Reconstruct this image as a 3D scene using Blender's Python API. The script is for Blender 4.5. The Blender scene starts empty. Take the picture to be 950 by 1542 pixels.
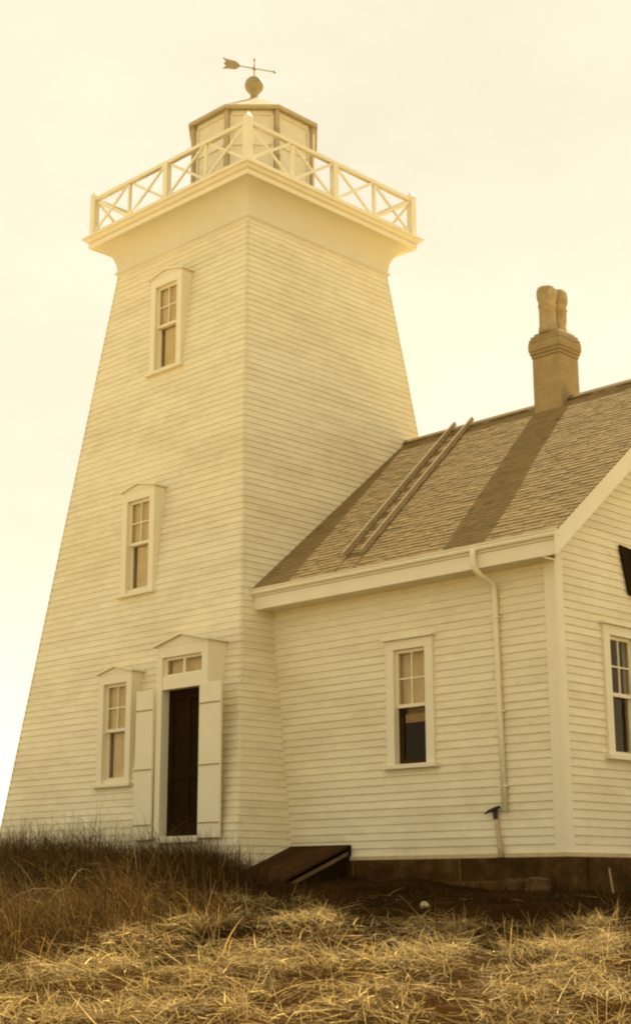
import bpy, math, random
import numpy as np
from mathutils import Matrix, Vector
R = random.Random(7)
NR = np.random.default_rng(11)
scene = bpy.context.scene
rad = math.radians

# ------------------------------------------------------------------ camera
CAM = (16.524, -15.424, -0.34)
YAW, PITCH, ROLL = 0.77474, 0.24795, -0.0032
cd = bpy.data.cameras.new('camera')
cam = bpy.data.objects.new('camera', cd)
scene.collection.objects.link(cam)
fw = Vector((-math.sin(YAW) * math.cos(PITCH), math.cos(YAW) * math.cos(PITCH), math.sin(PITCH)))
rt = Vector((math.cos(YAW), math.sin(YAW), 0))
up = rt.cross(fw)
r2 = rt * math.cos(ROLL) + up * math.sin(ROLL)
u2 = up * math.cos(ROLL) - rt * math.sin(ROLL)
M4 = Matrix((r2, u2, -fw)).transposed().to_4x4()
M4.translation = CAM
cam.matrix_world = M4
cd.sensor_fit = 'VERTICAL'
cd.sensor_height = 24
cd.lens = 24 * 2220.95 / 1542
cd.clip_start = 0.1
cd.clip_end = 6000
scene.camera = cam

# ------------------------------------------------------------------ sky, sun, exposure
SUN_ELEV = rad(43.8)
SUN_AZ = math.atan2(-0.30, 1.0)          # compass angle from +Y towards +X of the place the sun stands
VEIL = 2.7
world = bpy.data.worlds.new('World')
scene.world = world
world.use_nodes = True
nt = world.node_tree
nt.nodes.clear()
sky = nt.nodes.new('ShaderNodeTexSky')
sky.sky_type = 'NISHITA'
sky.sun_disc = False
sky.sun_elevation = SUN_ELEV
sky.sun_rotation = SUN_AZ
sky.air_density = 1.0
sky.dust_density = 0.1
sky.ozone_density = 1.0
bw = nt.nodes.new('ShaderNodeRGBToBW')
mul = nt.nodes.new('ShaderNodeMix'); mul.data_type = 'RGBA'; mul.blend_type = 'MULTIPLY'
mul.inputs[0].default_value = 1.0
mul.inputs[7].default_value = (1.0, 0.912, 0.69, 1)   # sepia-toned overcast white of the old print
bg = nt.nodes.new('ShaderNodeBackground')
bg.inputs['Strength'].default_value = 0.13
wo = nt.nodes.new('ShaderNodeOutputWorld')
nt.links.new(sky.outputs[0], bw.inputs[0])
# thin high cloud: a nearly even white veil over the clear-sky gradient, faintly mottled
tcw = nt.nodes.new('ShaderNodeTexCoord')
mpw = nt.nodes.new('ShaderNodeMapping'); mpw.inputs['Scale'].default_value = (1.0, 1.0, 2.2)
nz = nt.nodes.new('ShaderNodeTexNoise'); nz.inputs['Scale'].default_value = 3.2; nz.inputs['Detail'].default_value = 7; nz.inputs['Roughness'].default_value = 0.6
mr = nt.nodes.new('ShaderNodeMapRange')
mr.inputs['From Min'].default_value = 0.3; mr.inputs['From Max'].default_value = 0.7
mr.inputs['To Min'].default_value = VEIL * 0.87; mr.inputs['To Max'].default_value = VEIL * 1.08
nt.links.new(tcw.outputs['Generated'], mpw.inputs[0]); nt.links.new(mpw.outputs[0], nz.inputs['Vector']); nt.links.new(nz.outputs[0], mr.inputs[0])
veil = nt.nodes.new('ShaderNodeMix'); veil.data_type = 'FLOAT'
veil.inputs[0].default_value = 0.78
nt.links.new(bw.outputs[0], veil.inputs[2]); nt.links.new(mr.outputs[0], veil.inputs[3])
nt.links.new(veil.outputs[0], mul.inputs[6])
nt.links.new(mul.outputs[2], bg.inputs[0])
nt.links.new(bg.outputs[0], wo.inputs[0])

sl = bpy.data.lights.new('sun', 'SUN')
sl.energy = 5.0
sl.angle = rad(0.5)
sl.color = (1.0, 0.885, 0.60)
so = bpy.data.objects.new('sun', sl)
scene.collection.objects.link(so)
sd = Vector((math.sin(SUN_AZ) * math.cos(SUN_ELEV), math.cos(SUN_AZ) * math.cos(SUN_ELEV), math.sin(SUN_ELEV)))
so.rotation_euler = sd.to_track_quat('Z', 'Y').to_euler()
so.location = (-5, 20, 20)

vs = scene.view_settings
vs.view_transform = 'Standard'
vs.look = 'None'
vs.exposure = 1.48
vs.gamma = 1.0
vs.use_curve_mapping = False
scene.cycles.max_bounces = 6
scene.cycles.use_denoising = True
scene.cycles.pixel_filter_type = 'BLACKMAN_HARRIS'
scene.cycles.filter_width = 2.1      # the soft lens of an old print


# ------------------------------------------------------------------ materials
def mat(name, rgb, rough=0.7, vary=0.15, nscale=3.0, bump=0.0, bscale=40.0, dirt=None, damt=0.0,
        dscale=1.2, stretch=(1, 1, 1), metal=0.0, transl=0.0, spec=0.3, brick=None):
    m = bpy.data.materials.new(name)
    m.use_nodes = True
    t = m.node_tree
    N, L = t.nodes, t.links
    b = N['Principled BSDF']
    b.inputs['Roughness'].default_value = rough
    b.inputs['Metallic'].default_value = metal
    b.inputs['Specular IOR Level'].default_value = spec
    tc = N.new('ShaderNodeTexCoord')
    mp = N.new('ShaderNodeMapping')
    mp.inputs['Scale'].default_value = stretch
    L.new(tc.outputs['Object'], mp.inputs['Vector'])
    n1 = N.new('ShaderNodeTexNoise')
    n1.inputs['Scale'].default_value = nscale
    n1.inputs['Detail'].default_value = 8
    n1.inputs['Roughness'].default_value = 0.65
    L.new(mp.outputs[0], n1.inputs['Vector'])
    r1 = N.new('ShaderNodeMapRange')
    r1.inputs['From Min'].default_value = 0.3
    r1.inputs['From Max'].default_value = 0.7
    r1.inputs['To Min'].default_value = 1 - vary
    r1.inputs['To Max'].default_value = 1 + vary * 0.5
    L.new(n1.outputs[0], r1.inputs[0])
    at = N.new('ShaderNodeAttribute')
    at.attribute_name = 'tone'
    mm = N.new('ShaderNodeMath'); mm.operation = 'MULTIPLY'
    L.new(r1.outputs[0], mm.inputs[0])
    L.new(at.outputs['Fac'], mm.inputs[1])
    base = N.new('ShaderNodeRGB')
    base.outputs[0].default_value = (*rgb, 1)
    col = base.outputs[0]
    if brick:
        bt = N.new('ShaderNodeTexBrick')
        bt.inputs['Scale'].default_value = brick
        bt.inputs['Color1'].default_value = (*rgb, 1)
        bt.inputs['Color2'].default_value = (*[c * 0.93 for c in rgb], 1)
        bt.inputs['Mortar'].default_value = (*[c * 1.05 for c in rgb], 1)
        bt.inputs['Mortar Size'].default_value = 0.018
        bt.inputs['Row Height'].default_value = 0.19
        sx_ = N.new('ShaderNodeSeparateXYZ'); L.new(tc.outputs['Object'], sx_.inputs[0])
        ad = N.new('ShaderNodeMath'); L.new(sx_.outputs[0], ad.inputs[0]); L.new(sx_.outputs[1], ad.inputs[1])
        cx_ = N.new('ShaderNodeCombineXYZ'); L.new(ad.outputs[0], cx_.inputs[0]); L.new(sx_.outputs[2], cx_.inputs[1])
        L.new(cx_.outputs[0], bt.inputs['Vector'])
        col = bt.outputs['Color']
    if dirt:
        n2 = N.new('ShaderNodeTexNoise')
        n2.inputs['Scale'].default_value = dscale
        n2.inputs['Detail'].default_value = 10
        n2.inputs['Roughness'].default_value = 0.7
        L.new(mp.outputs[0], n2.inputs['Vector'])
        r2_ = N.new('ShaderNodeMapRange')
        r2_.inputs['From Min'].default_value = 0.45
        r2_.inputs['From Max'].default_value = 0.75
        r2_.inputs['To Max'].default_value = damt
        L.new(n2.outputs[0], r2_.inputs[0])
        mx = N.new('ShaderNodeMix'); mx.data_type = 'RGBA'
        L.new(r2_.outputs[0], mx.inputs[0])
        L.new(col, mx.inputs[6])
        mx.inputs[7].default_value = (*dirt, 1)
        col = mx.outputs[2]
    vm = N.new('ShaderNodeVectorMath'); vm.operation = 'SCALE'
    L.new(col, vm.inputs[0])
    L.new(mm.outputs[0], vm.inputs['Scale'])
    L.new(vm.outputs[0], b.inputs['Base Color'])
    if bump:
        n3 = N.new('ShaderNodeTexNoise')
        n3.inputs['Scale'].default_value = bscale
        n3.inputs['Detail'].default_value = 6
        L.new(mp.outputs[0], n3.inputs['Vector'])
        bp = N.new('ShaderNodeBump')
        bp.inputs['Strength'].default_value = bump
        bp.inputs['Distance'].default_value = 0.02
        L.new(n3.outputs[0], bp.inputs['Height'])
        L.new(bp.outputs[0], b.inputs['Normal'])
    if transl:
        tr = N.new('ShaderNodeBsdfTranslucent')
        L.new(vm.outputs[0], tr.inputs[0])
        ms = N.new('ShaderNodeMixShader')
        ms.inputs[0].default_value = transl
        L.new(b.outputs[0], ms.inputs[1])
        L.new(tr.outputs[0], ms.inputs[2])
        L.new(ms.outputs[0], N['Material Output'].inputs[0])
    return m


def glass_mat():
    m = bpy.data.materials.new('window_glass')
    m.use_nodes = True
    N, L = m.node_tree.nodes, m.node_tree.links
    N.clear()
    o = N.new('ShaderNodeOutputMaterial')
    tr = N.new('ShaderNodeBsdfTransparent'); tr.inputs[0].default_value = (0.92, 0.90, 0.85, 1)
    gl = N.new('ShaderNodeBsdfGlossy'); gl.inputs['Roughness'].default_value = 0.04; gl.inputs[0].default_value = (1.0, 0.82, 0.55, 1)
    lw_ = N.new('ShaderNodeLayerWeight')
    pw = N.new('ShaderNodeMath'); pw.operation = 'POWER'; pw.inputs[1].default_value = 4.0
    fr = N.new('ShaderNodeMath'); fr.operation = 'MULTIPLY_ADD'; fr.inputs[1].default_value = 0.5; fr.inputs[2].default_value = 0.009
    L.new(lw_.outputs['Facing'], pw.inputs[0]); L.new(pw.outputs[0], fr.inputs[0])
    nz = N.new('ShaderNodeTexNoise'); nz.inputs['Scale'].default_value = 4.0
    bp = N.new('ShaderNodeBump'); bp.inputs['Strength'].default_value = 0.08
    ms = N.new('ShaderNodeMixShader')
    L.new(nz.outputs[0], bp.inputs['Height'])
    L.new(bp.outputs[0], gl.inputs['Normal'])
    L.new(fr.outputs[0], ms.inputs[0])
    L.new(tr.outputs[0], ms.inputs[1])
    L.new(gl.outputs[0], ms.inputs[2])
    L.new(ms.outputs[0], o.inputs[0])
    return m


PAINT = mat('white_clapboard_paint', (0.79, 0.715, 0.49), 0.75, 0.07, 9, 0.3, 60, (0.50, 0.39, 0.21), 0.4, 1.5, (0.5, 0.5, 1.3))
TRIM = mat('white_trim_paint', (0.78, 0.71, 0.505), 0.6, 0.06, 6, 0.1, 50, (0.58, 0.46, 0.28), 0.25, 3.0)
LANT = mat('lantern_paint', (0.70, 0.63, 0.46), 0.6, 0.1, 5)
LROOF = mat('lantern_roof_metal', (0.44, 0.35, 0.19), 0.6, 0.15, 4)
GILT = mat('weathered_copper', (0.33, 0.26, 0.13), 0.55, 0.15, 12)
SHING = mat('cedar_shingle', (0.27, 0.19, 0.083), 0.95, 0.15, 6, 0.35, 70, (0.22, 0.145, 0.058), 0.35, 0.9, (1, 1, 1), spec=0.05)
DARKWOOD = mat('dark_stained_wood', (0.022, 0.0115, 0.003), 0.9, 0.3, 5, 0.3, 30, stretch=(6, 6, 0.6), spec=0.04)
OLDWOOD = mat('weathered_wood', (0.06, 0.029, 0.008), 0.9, 0.3, 6, 0.4, 30, spec=0.05)
PALEWOOD = mat('pale_weathered_wood', (0.55, 0.43, 0.24), 0.8, 0.25, 8, 0.3, 40)
BRICK = mat('chimney_brick', (0.37, 0.27, 0.125), 0.95, 0.25, 3, 0.4, 40, brick=2.4)
POT = mat('chimney_pot_clay', (0.44, 0.33, 0.16), 0.9, 0.25, 9, 0.3, 40, (0.22, 0.15, 0.065), 0.6, 7)
STONE = mat('foundation_stone', (0.06, 0.030, 0.008), 0.95, 0.5, 5, 1.0, 14, (0.15, 0.085, 0.027), 0.75, 3.5, spec=0.05)
ROCK = mat('field_stone', (0.10, 0.056, 0.018), 0.9, 0.3, 6, 0.8, 14)
PALEROCK = mat('pale_rock_face', (0.5, 0.4, 0.22), 0.9, 0.3, 20, 0.6, 40)
LATHWOOD = mat('old_lath_wood', (0.19, 0.12, 0.045), 0.9, 0.4, 10, 0.4, 40)
LADWOOD = mat('grey_ladder_wood', (0.36, 0.27, 0.13), 0.9, 0.2, 8, 0.3, 40)
IRON = mat('dark_iron', (0.035, 0.022, 0.01), 0.6, 0.2, 10)
CURT = mat('window_curtain_cloth', (0.78, 0.66, 0.42), 0.9, 0.15, 6)
BLIND = mat('shaded_blind_cloth', (0.34, 0.22, 0.09), 0.9, 0.2, 6)  # brown carries the shade inside the room
DARKIN = mat('dark_interior', (0.018, 0.008, 0.002), 0.95, 0.2, 4, spec=0.0)  # darkness of the unlit rooms put into the colour
GLASS = glass_mat()
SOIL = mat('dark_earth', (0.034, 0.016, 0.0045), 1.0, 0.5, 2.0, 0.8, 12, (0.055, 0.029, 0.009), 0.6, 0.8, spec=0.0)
# the bare dark plot round the buildings gives way to dry meadow farther out
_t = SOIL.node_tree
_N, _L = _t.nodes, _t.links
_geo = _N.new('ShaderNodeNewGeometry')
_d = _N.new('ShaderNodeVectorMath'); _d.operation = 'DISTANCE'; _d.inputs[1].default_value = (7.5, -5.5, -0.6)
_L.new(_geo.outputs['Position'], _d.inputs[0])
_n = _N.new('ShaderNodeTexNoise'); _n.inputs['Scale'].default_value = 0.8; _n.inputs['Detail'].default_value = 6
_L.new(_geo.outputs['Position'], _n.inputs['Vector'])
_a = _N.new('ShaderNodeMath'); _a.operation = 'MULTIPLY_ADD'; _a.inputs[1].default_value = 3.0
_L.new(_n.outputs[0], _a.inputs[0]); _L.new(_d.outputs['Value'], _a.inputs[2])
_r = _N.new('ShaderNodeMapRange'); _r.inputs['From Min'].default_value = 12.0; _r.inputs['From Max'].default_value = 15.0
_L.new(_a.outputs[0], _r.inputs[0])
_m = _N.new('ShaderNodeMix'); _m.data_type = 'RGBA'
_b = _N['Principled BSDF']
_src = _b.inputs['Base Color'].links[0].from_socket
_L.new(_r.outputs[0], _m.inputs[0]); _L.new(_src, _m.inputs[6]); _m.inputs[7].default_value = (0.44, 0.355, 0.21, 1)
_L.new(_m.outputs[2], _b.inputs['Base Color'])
STRAW = mat('dry_straw', (0.54, 0.37, 0.13), 0.8, 0.2, 2, transl=0.25, spec=0.1)
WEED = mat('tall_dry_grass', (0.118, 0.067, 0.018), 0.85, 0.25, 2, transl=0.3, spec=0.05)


# ------------------------------------------------------------------ mesh helpers
def props(o, label=None, cat=None, group=None, kind=None):
    for k, v in (('label', label), ('category', cat), ('group', group), ('kind', kind)):
        if v:
            o[k] = v
    return o


def empty(name, loc, label=None, cat=None, group=None, parent=None, rz=0):
    o = bpy.data.objects.new(name, None)
    o.empty_display_size = 0.3
    scene.collection.objects.link(o)
    o.location = loc
    o.rotation_euler = (0, 0, rz)
    o.parent = parent
    return props(o, label, cat, group)


class MB:
    def __init__(s, origin=(0, 0, 0)):
        s.v, s.f, s.t, s.o = [], [], [], origin

    def face(s, pts, tone=1.0):
        i = len(s.v)
        s.v.extend([tuple(p) for p in pts])
        s.f.append(tuple(range(i, i + len(pts))))
        s.t.append(tone)

    def box(s, x0, x1, y0, y1, z0, z1, tone=1.0):
        P = [(x0, y0, z0), (x1, y0, z0), (x1, y1, z0), (x0, y1, z0), (x0, y0, z1), (x1, y0, z1), (x1, y1, z1), (x0, y1, z1)]
        s.hexa(P, tone)

    def hexa(s, P, tone=1.0):
        i = len(s.v)
        s.v.extend([tuple(p) for p in P])
        for f in ((3, 2, 1, 0), (4, 5, 6, 7), (0, 1, 5, 4), (1, 2, 6, 5), (2, 3, 7, 6), (3, 0, 4, 7)):
            s.f.append(tuple(i + k for k in f)); s.t.append(tone)

    def bar(s, a, b, w, h, side=None, tone=1.0):
        """a board from a to b: width w along `side`, thickness h along the third axis"""
        a, b = Vector(a), Vector(b)
        d = (b - a).normalized()
        sv = Vector(side) if side is not None else (Vector((0, 0, 1)) if abs(d.z) < 0.9 else Vector((1, 0, 0)))
        sv = (sv - d * sv.dot(d)).normalized() * (w / 2)
        n = d.cross(sv).normalized() * (h / 2)
        P = [a - sv - n, a + sv - n, a + sv + n, a - sv + n, b - sv - n, b + sv - n, b + sv + n, b - sv + n]
        s.hexa(P, tone)

    def prism(s, poly, axis, a, b, tone=1.0):
        """extrude 2D poly along axis x/y/z from a to b"""
        def mk(p, c):
            return (c, p[0], p[1]) if axis == 'x' else (p[0], c, p[1]) if axis == 'y' else (p[0], p[1], c)
        n = len(poly); i = len(s.v)
        s.v.extend([mk(p, a) for p in poly] + [mk(p, b) for p in poly])
        s.f.append(tuple(range(i + n - 1, i - 1, -1))); s.t.append(tone)
        s.f.append(tuple(range(i + n, i + 2 * n))); s.t.append(tone)
        for k in range(n):
            k2 = (k + 1) % n
            s.f.append((i + k, i + k2, i + n + k2, i + n + k)); s.t.append(tone)

    def tube(s, pts, r, n=10, tone=1.0):
        pts = [Vector(p) for p in pts]
        rr = r if isinstance(r, (list, tuple)) else [r] * len(pts)
        i0 = len(s.v)
        ref = None
        for k, p in enumerate(pts):
            d = (pts[min(k + 1, len(pts) - 1)] - pts[max(k - 1, 0)]).normalized()
            if ref is None:
                ref = Vector((1, 0, 0)) if abs(d.x) < 0.9 else Vector((0, 1, 0))
            ref = (ref - d * ref.dot(d)).normalized()
            q = d.cross(ref)
            for j in range(n):
                a = 2 * math.pi * j / n
                s.v.append(tuple(p + (ref * math.cos(a) + q * math.sin(a)) * rr[k]))
        for k in range(len(pts) - 1):
            for j in range(n):
                j2 = (j + 1) % n
                s.f.append((i0 + k * n + j, i0 + k * n + j2, i0 + (k + 1) * n + j2, i0 + (k + 1) * n + j)); s.t.append(tone)
        s.f.append(tuple(i0 + j for j in range(n - 1, -1, -1))); s.t.append(tone)
        s.f.append(tuple(i0 + (len(pts) - 1) * n + j for j in range(n))); s.t.append(tone)

    def lathe(s, c, prof, n=24, tone=1.0, rot=0.0):
        """closed turned shape: prof = [(r,z)...] from bottom to top"""
        i0 = len(s.v)
        for r, z in prof:
            for j in range(n):
                a = 2 * math.pi * j / n + rot
                s.v.append((c[0] + r * math.cos(a), c[1] + r * math.sin(a), c[2] + z))
        for k in range(len(prof) - 1):
            for j in range(n):
                j2 = (j + 1) % n
                s.f.append((i0 + k * n + j, i0 + k * n + j2, i0 + (k + 1) * n + j2, i0 + (k + 1) * n + j)); s.t.append(tone)
        s.f.append(tuple(i0 + j for j in range(n - 1, -1, -1))); s.t.append(tone)
        s.f.append(tuple(i0 + (len(prof) - 1) * n + j for j in range(n))); s.t.append(tone)

    def sqring(s, prof, tone=1.0):
        """square moulding swept round the tower: prof = [(half, z)...], open strip"""
        for (k0, z0), (k1, z1) in zip(prof[:-1], prof[1:]):
            c0 = [(-k0, -k0, z0), (k0, -k0, z0), (k0, k0, z0), (-k0, k0, z0)]
            c1 = [(-k1, -k1, z1), (k1, -k1, z1), (k1, k1, z1), (-k1, k1, z1)]
            for j in range(4):
                j2 = (j + 1) % 4
                s.face([c0[j], c0[j2], c1[j2], c1[j]], tone)

    def build(s, name, material, parent=None, smooth=False, bevel=0.0, off=None, **kw):
        me = bpy.data.meshes.new(name)
        o0 = s.o
        me.from_pydata([(x - o0[0], y - o0[1], z - o0[2]) for x, y, z in s.v], [], s.f)
        a = me.attributes.new('tone', 'FLOAT', 'FACE')
        a.data.foreach_set('value', np.array(s.t, dtype=np.float32))
        me.materials.append(material)
        if smooth:
            me.polygons.foreach_set('use_smooth', [True] * len(me.polygons))
        me.update()
        ob = bpy.data.objects.new(name, me)
        scene.collection.objects.link(ob)
        if parent is not None:
            ob.parent = parent
        else:
            ob.location = o0
        if off is not None:
            ob.location = off
        if bevel:
            bv = ob.modifiers.new('bevel', 'BEVEL')
            bv.width = bevel; bv.segments = 1; bv.limit_method = 'ANGLE'
        return props(ob, **kw)


# ------------------------------------------------------------------ ground
TP = [-3000, -60, 0, 5, 9.4, 12.5, 14.5, 16.5, 18, 20, 22, 30, 60, 200, 3000]
ZP = [-2.5, -2.2, -1.8, -1.55, -1.12, -0.73, -0.56, -0.43, -0.31, -0.16, -0.04, -0.05, -0.6, -2.0, -2.5]


def gz(x, y):
    x = np.asarray(x, float); y = np.asarray(y, float)
    t = (x - CAM[0]) * -0.70 + (y - CAM[1]) * 0.714
    z = np.interp(t, TP, ZP)
    near = np.exp(-((x - 6) ** 2 + (y + 6) ** 2) / 300.0)
    z = z + near * (0.05 * np.sin(x * 1.3 + y * 0.7) * np.cos(y * 1.1 - 0.4 * x) + 0.03 * np.sin(x * 3.1 - y * 2.3) + 0.018 * np.sin(5.3 * x + 6.1 * y))
    m = np.clip((np.interp(y, [-12, -8.5, -6.5, -5.0, -3.2, -2.6], [7.0, 6.5, 6.1, 5.2, 3.2, 2.4]) - x) / 1.3, 0, 1)
    z = z + 0.17 * m * m * (3 - 2 * m) * (t > 8) * (y < -2.9) * (0.8 + 0.5 * np.sin(1.3 * x + 0.9) * np.sin(1.1 * y))   # hummocky bank under the uncut grass
    return z


xs = np.concatenate([-np.geomspace(3000, 11, 22), np.arange(-10, 22.01, 0.2), np.geomspace(23, 3000, 22)])
ys = np.concatenate([-np.geomspace(3000, 21, 22), np.arange(-20, 6.01, 0.2), np.geomspace(7, 3000, 24)])
XX, YY = np.meshgrid(xs, ys)
ZZ = gz(XX, YY)
nx, ny = len(xs), len(ys)
gm = MB()
gm.v = list(zip(XX.ravel().tolist(), YY.ravel().tolist(), ZZ.ravel().tolist()))
gm.f = [(j * nx + i, j * nx + i + 1, (j + 1) * nx + i + 1, (j + 1) * nx + i) for j in range(ny - 1) for i in range(nx - 1)]
gm.t = [1.0] * len(gm.f)
gm.build('ground', SOIL, smooth=True, kind='structure')


# ------------------------------------------------------------------ clapboards
def clap(mb, pt, u0, u1, z0, z1, e, holes=(), lip=0.017, seg=(1.4, 3.0)):
    """overlapping boards on a wall; pt(u,z,off) -> point, u0/u1(z,off) -> wall limits"""
    n = int(round((z1 - z0) / e))
    e = (z1 - z0) / n
    for i in range(n):
        zb, zt = z0 + i * e, z0 + (i + 1) * e
        zb_ = zb + R.uniform(-0.004, 0.004)
        zc = (zb + zt) / 2
        lo, hi = u0(zb, lip), u1(zb, lip)
        if hi - lo < 0.03:
            continue
        spans = [(lo, hi)]
        for (a, b, h0, h1) in holes:
            if h0 < zc < h1:
                ns = []
                for (p, q) in spans:
                    if b <= p or a >= q:
                        ns.append((p, q))
                    else:
                        if a > p: ns.append((p, a))
                        if b < q: ns.append((b, q))
                spans = ns
        for (p, q) in spans:
            mb.face([pt(p, zb, -.012), pt(q, zb, -.012), pt(q, zt, -.012), pt(p, zt, -.012)], .95)
            cuts = [p]
            c = p + R.uniform(0.3, seg[1])
            while c < q - 0.4:
                cuts.append(c); c += R.uniform(*seg)
            cuts.append(q)
            for a, b in zip(cuts[:-1], cuts[1:]):
                l = lip + R.uniform(-0.002, 0.0025)
                tone = R.uniform(0.95, 1.0)
                at = u0(zt, 0.003) if a == lo else a
                bt = u1(zt, 0.003) if b == hi else b
                aa = a if a == lo else a + 0.0018
                bb = b if b == hi else b - 0.0018
                za, zz = zb_ + R.uniform(-0.0015, 0.0015), zb_ + R.uniform(-0.0015, 0.0015)
                A, B = pt(aa, za, l), pt(bb, zz, l)
                C_, D = pt(bt, zt + 0.006, 0.002), pt(at, zt + 0.006, 0.002)
                mb.face([A, B, C_, D], tone)
                mb.face([pt(aa, za, 0.0), pt(bb, zz, 0.0), B, A], tone)


# ------------------------------------------------------------------ lighthouse
AB, KS, ZC = 2.669, 0.118848, 9.414
def A_(z): return AB - KS * z
LH0 = (0, 0, -0.4)
lh = empty('lighthouse', LH0, 'tall white clapboard lighthouse tapering up to a railed gallery and lantern', 'lighthouse')

WINS = [(0.015, -1.842, 7.36), (0.0, -2.261, 3.835), (0.0, -2.589, 1.09)]
tw = MB(LH0)
holes_front = [(x - 0.3, x + 0.3, z - 0.03, z + 1.40) for x, y, z in WINS] + [(1.13, 1.94, 0.26, 2.70)]
dirs = [((1, 0), (0, -1)), ((0, 1), (1, 0)), ((-1, 0), (0, 1)), ((0, -1), (-1, 0))]
for k, (ud, nd) in enumerate(dirs):
    def pt(u, z, off, ud=ud, nd=nd):
        a = A_(z) + off
        return (ud[0] * u + nd[0] * a, ud[1] * u + nd[1] * a, z)
    clap(tw, pt, lambda z, o: -(A_(z) + o), lambda z, o: A_(z) + o, -0.42, ZC, 0.0945,
         holes_front if k == 0 else (), lip=0.0135)
tw.build('wall', PAINT, lh)

# cornice: bed mould, cove, fascia and crown mould
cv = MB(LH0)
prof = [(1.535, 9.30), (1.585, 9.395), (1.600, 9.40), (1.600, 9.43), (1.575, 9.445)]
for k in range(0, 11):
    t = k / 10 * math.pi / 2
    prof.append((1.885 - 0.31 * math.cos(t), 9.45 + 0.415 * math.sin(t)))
cv.sqring(prof, 0.86)  # lower tone paints the shade beneath the gallery into the cove
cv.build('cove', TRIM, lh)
fa = MB(LH0)
fa.sqring([(1.885, 9.862), (1.917, 9.862), (1.922, 9.932), (1.905, 9.934), (1.905, 9.945), (1.925, 9.952), (1.945, 9.965),
           (1.955, 9.985), (1.968, 10.005), (2.0, 10.012), (2.004, 10.045), (1.90, 10.05)])
fa.build('cornice', TRIM, lh)
dk = MB(LH0)
dk.box(-1.93, 1.93, -1.93, 1.93, 10.00, 10.052)
dk.build('gallery_deck', OLDWOOD, lh)

# railing round the gallery
rl = MB(LH0)
K = 1.86
ZD = 10.052
for sx, sy in ((0, -1), (1, 0), (0, 1), (-1, 0)):
    def rp(u, z):
        return (u, sy * K, z) if sy else (sx * K, u, z)
    side = (0, 0, 1)
    rl.bar(rp(-K + .045, 10.735), rp(K - .045, 10.735), 0.06, 0.075, side)
    rl.bar(rp(-K + .045, 10.13), rp(K - .045, 10.13), 0.055, 0.05, side)
railing = rl.build('railing', TRIM, lh)
posts = []
for i in range(-2, 3):
    for j in range(-2, 3):
        if max(abs(i), abs(j)) == 2:
            posts.append((i, j))
for i, j in posts:
    x, y = K * i / 2, K * j / 2
    corner = abs(i) == 2 and abs(j) == 2
    middle = (i == 0 or j == 0)
    h = 0.055 if corner else (0.048 if middle else 0.024)
    p = MB(LH0)
    ztop = 10.80 if corner else 10.70
    p.box(x - h, x + h, y - h, y + h, ZD, ztop)
    if corner:
        p.lathe((x, y, ztop), [(0.075, 0), (0.075, 0.02), (0.02, 0.09), (0.008, 0.10)], 4, rot=math.pi / 4)
    p.build('post', TRIM, railing)
for sx, sy in ((0, -1), (1, 0), (0, 1), (-1, 0)):
    for q in range(4):
        a, b = -K + q * K / 2 + 0.05, -K + (q + 1) * K / 2 - 0.05
        def rp(u, z, o=0.0):
            return (u, sy * (K + o), z) if sy else (sx * (K + o), u, z)
        p = MB(LH0)
        p.bar(rp(a, 10.155, .012), rp(b, 10.705, .012), 0.045, 0.02, (0, 0, 1))
        p.bar(rp(a, 10.705, -.012), rp(b, 10.155, -.012), 0.045, 0.02, (0, 0, 1))
        p.build('cross_brace', TRIM, railing)

# lantern room (octagon)
RW = 1.06
rot8 = math.pi / 8
lw = MB(LH0)
lw.lathe((0, 0, 0), [(RW - 0.03, ZD), (RW - 0.03, 10.55), (RW, 10.56), (RW, 10.62), (RW - 0.04, 10.63), (RW - 0.04, 11.87)], 8, rot=rot8)
lantern = lw.build('lantern_room', LANT, lh)
for k in range(8):
    a = rot8 + k * math.pi / 4
    p = MB(LH0)
    c, s_ = math.cos(a), math.sin(a)
    x, y = RW * c, RW * s_
    p.bar((x, y, 10.0), (x, y, 11.88), 0.06, 0.07, (c, s_, 0))
    p.build('corner_post', LROOF, lantern)
for k in range(8):
    a0, a1 = rot8 + k * math.pi / 4, rot8 + (k + 1) * math.pi / 4
    am = (a0 + a1) / 2
    rm = (RW - 0.03) * math.cos(math.pi / 8)
    cx_, cy_ = rm * math.cos(am), rm * math.sin(am)
    tx, ty = -math.sin(am), math.cos(am)
    w = 0.33
    p = MB(LH0)
    for zz, hh in ((11.82, 0.08), (10.70, 0.08), (11.26, 0.025)):
        p.bar((cx_ - tx * w, cy_ - ty * w, zz), (cx_ + tx * w, cy_ + ty * w, zz), hh, 0.03, (0, 0, 1))
    for uu in (-w, w):
        p.bar((cx_ + tx * uu, cy_ + ty * uu, 10.74), (cx_ + tx * uu, cy_ + ty * uu, 11.78), 0.045, 0.03, (tx, ty, 0))
    p.build('glazing_frame', LANT, lantern)
a = rot8 - math.pi / 4 * 1
for zz in (10.95, 11.42):
    p = MB(LH0)
    x, y = (RW + .03) * math.cos(a), (RW + .03) * math.sin(a)
    p.bar((x, y, zz), (x, y, zz + 0.10), 0.07, 0.06, (math.cos(a), math.sin(a), 0))
    p.build('hinge', BRICK, lantern)
rf = MB(LH0)
rf.lathe((0, 0, 0), [(1.04, 11.865), (1.14, 11.85), (1.155, 11.86), (1.155, 11.915), (1.12, 11.935), (0.28, 12.47), (0.12, 12.58), (0.075, 12.62)], 8, rot=rot8)
rf.build('lantern_roof', LROOF, lh)
bl = MB(LH0)
prof = [(0.085, 12.60), (0.06, 12.66), (0.07, 12.70), (0.085, 12.735)]
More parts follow.
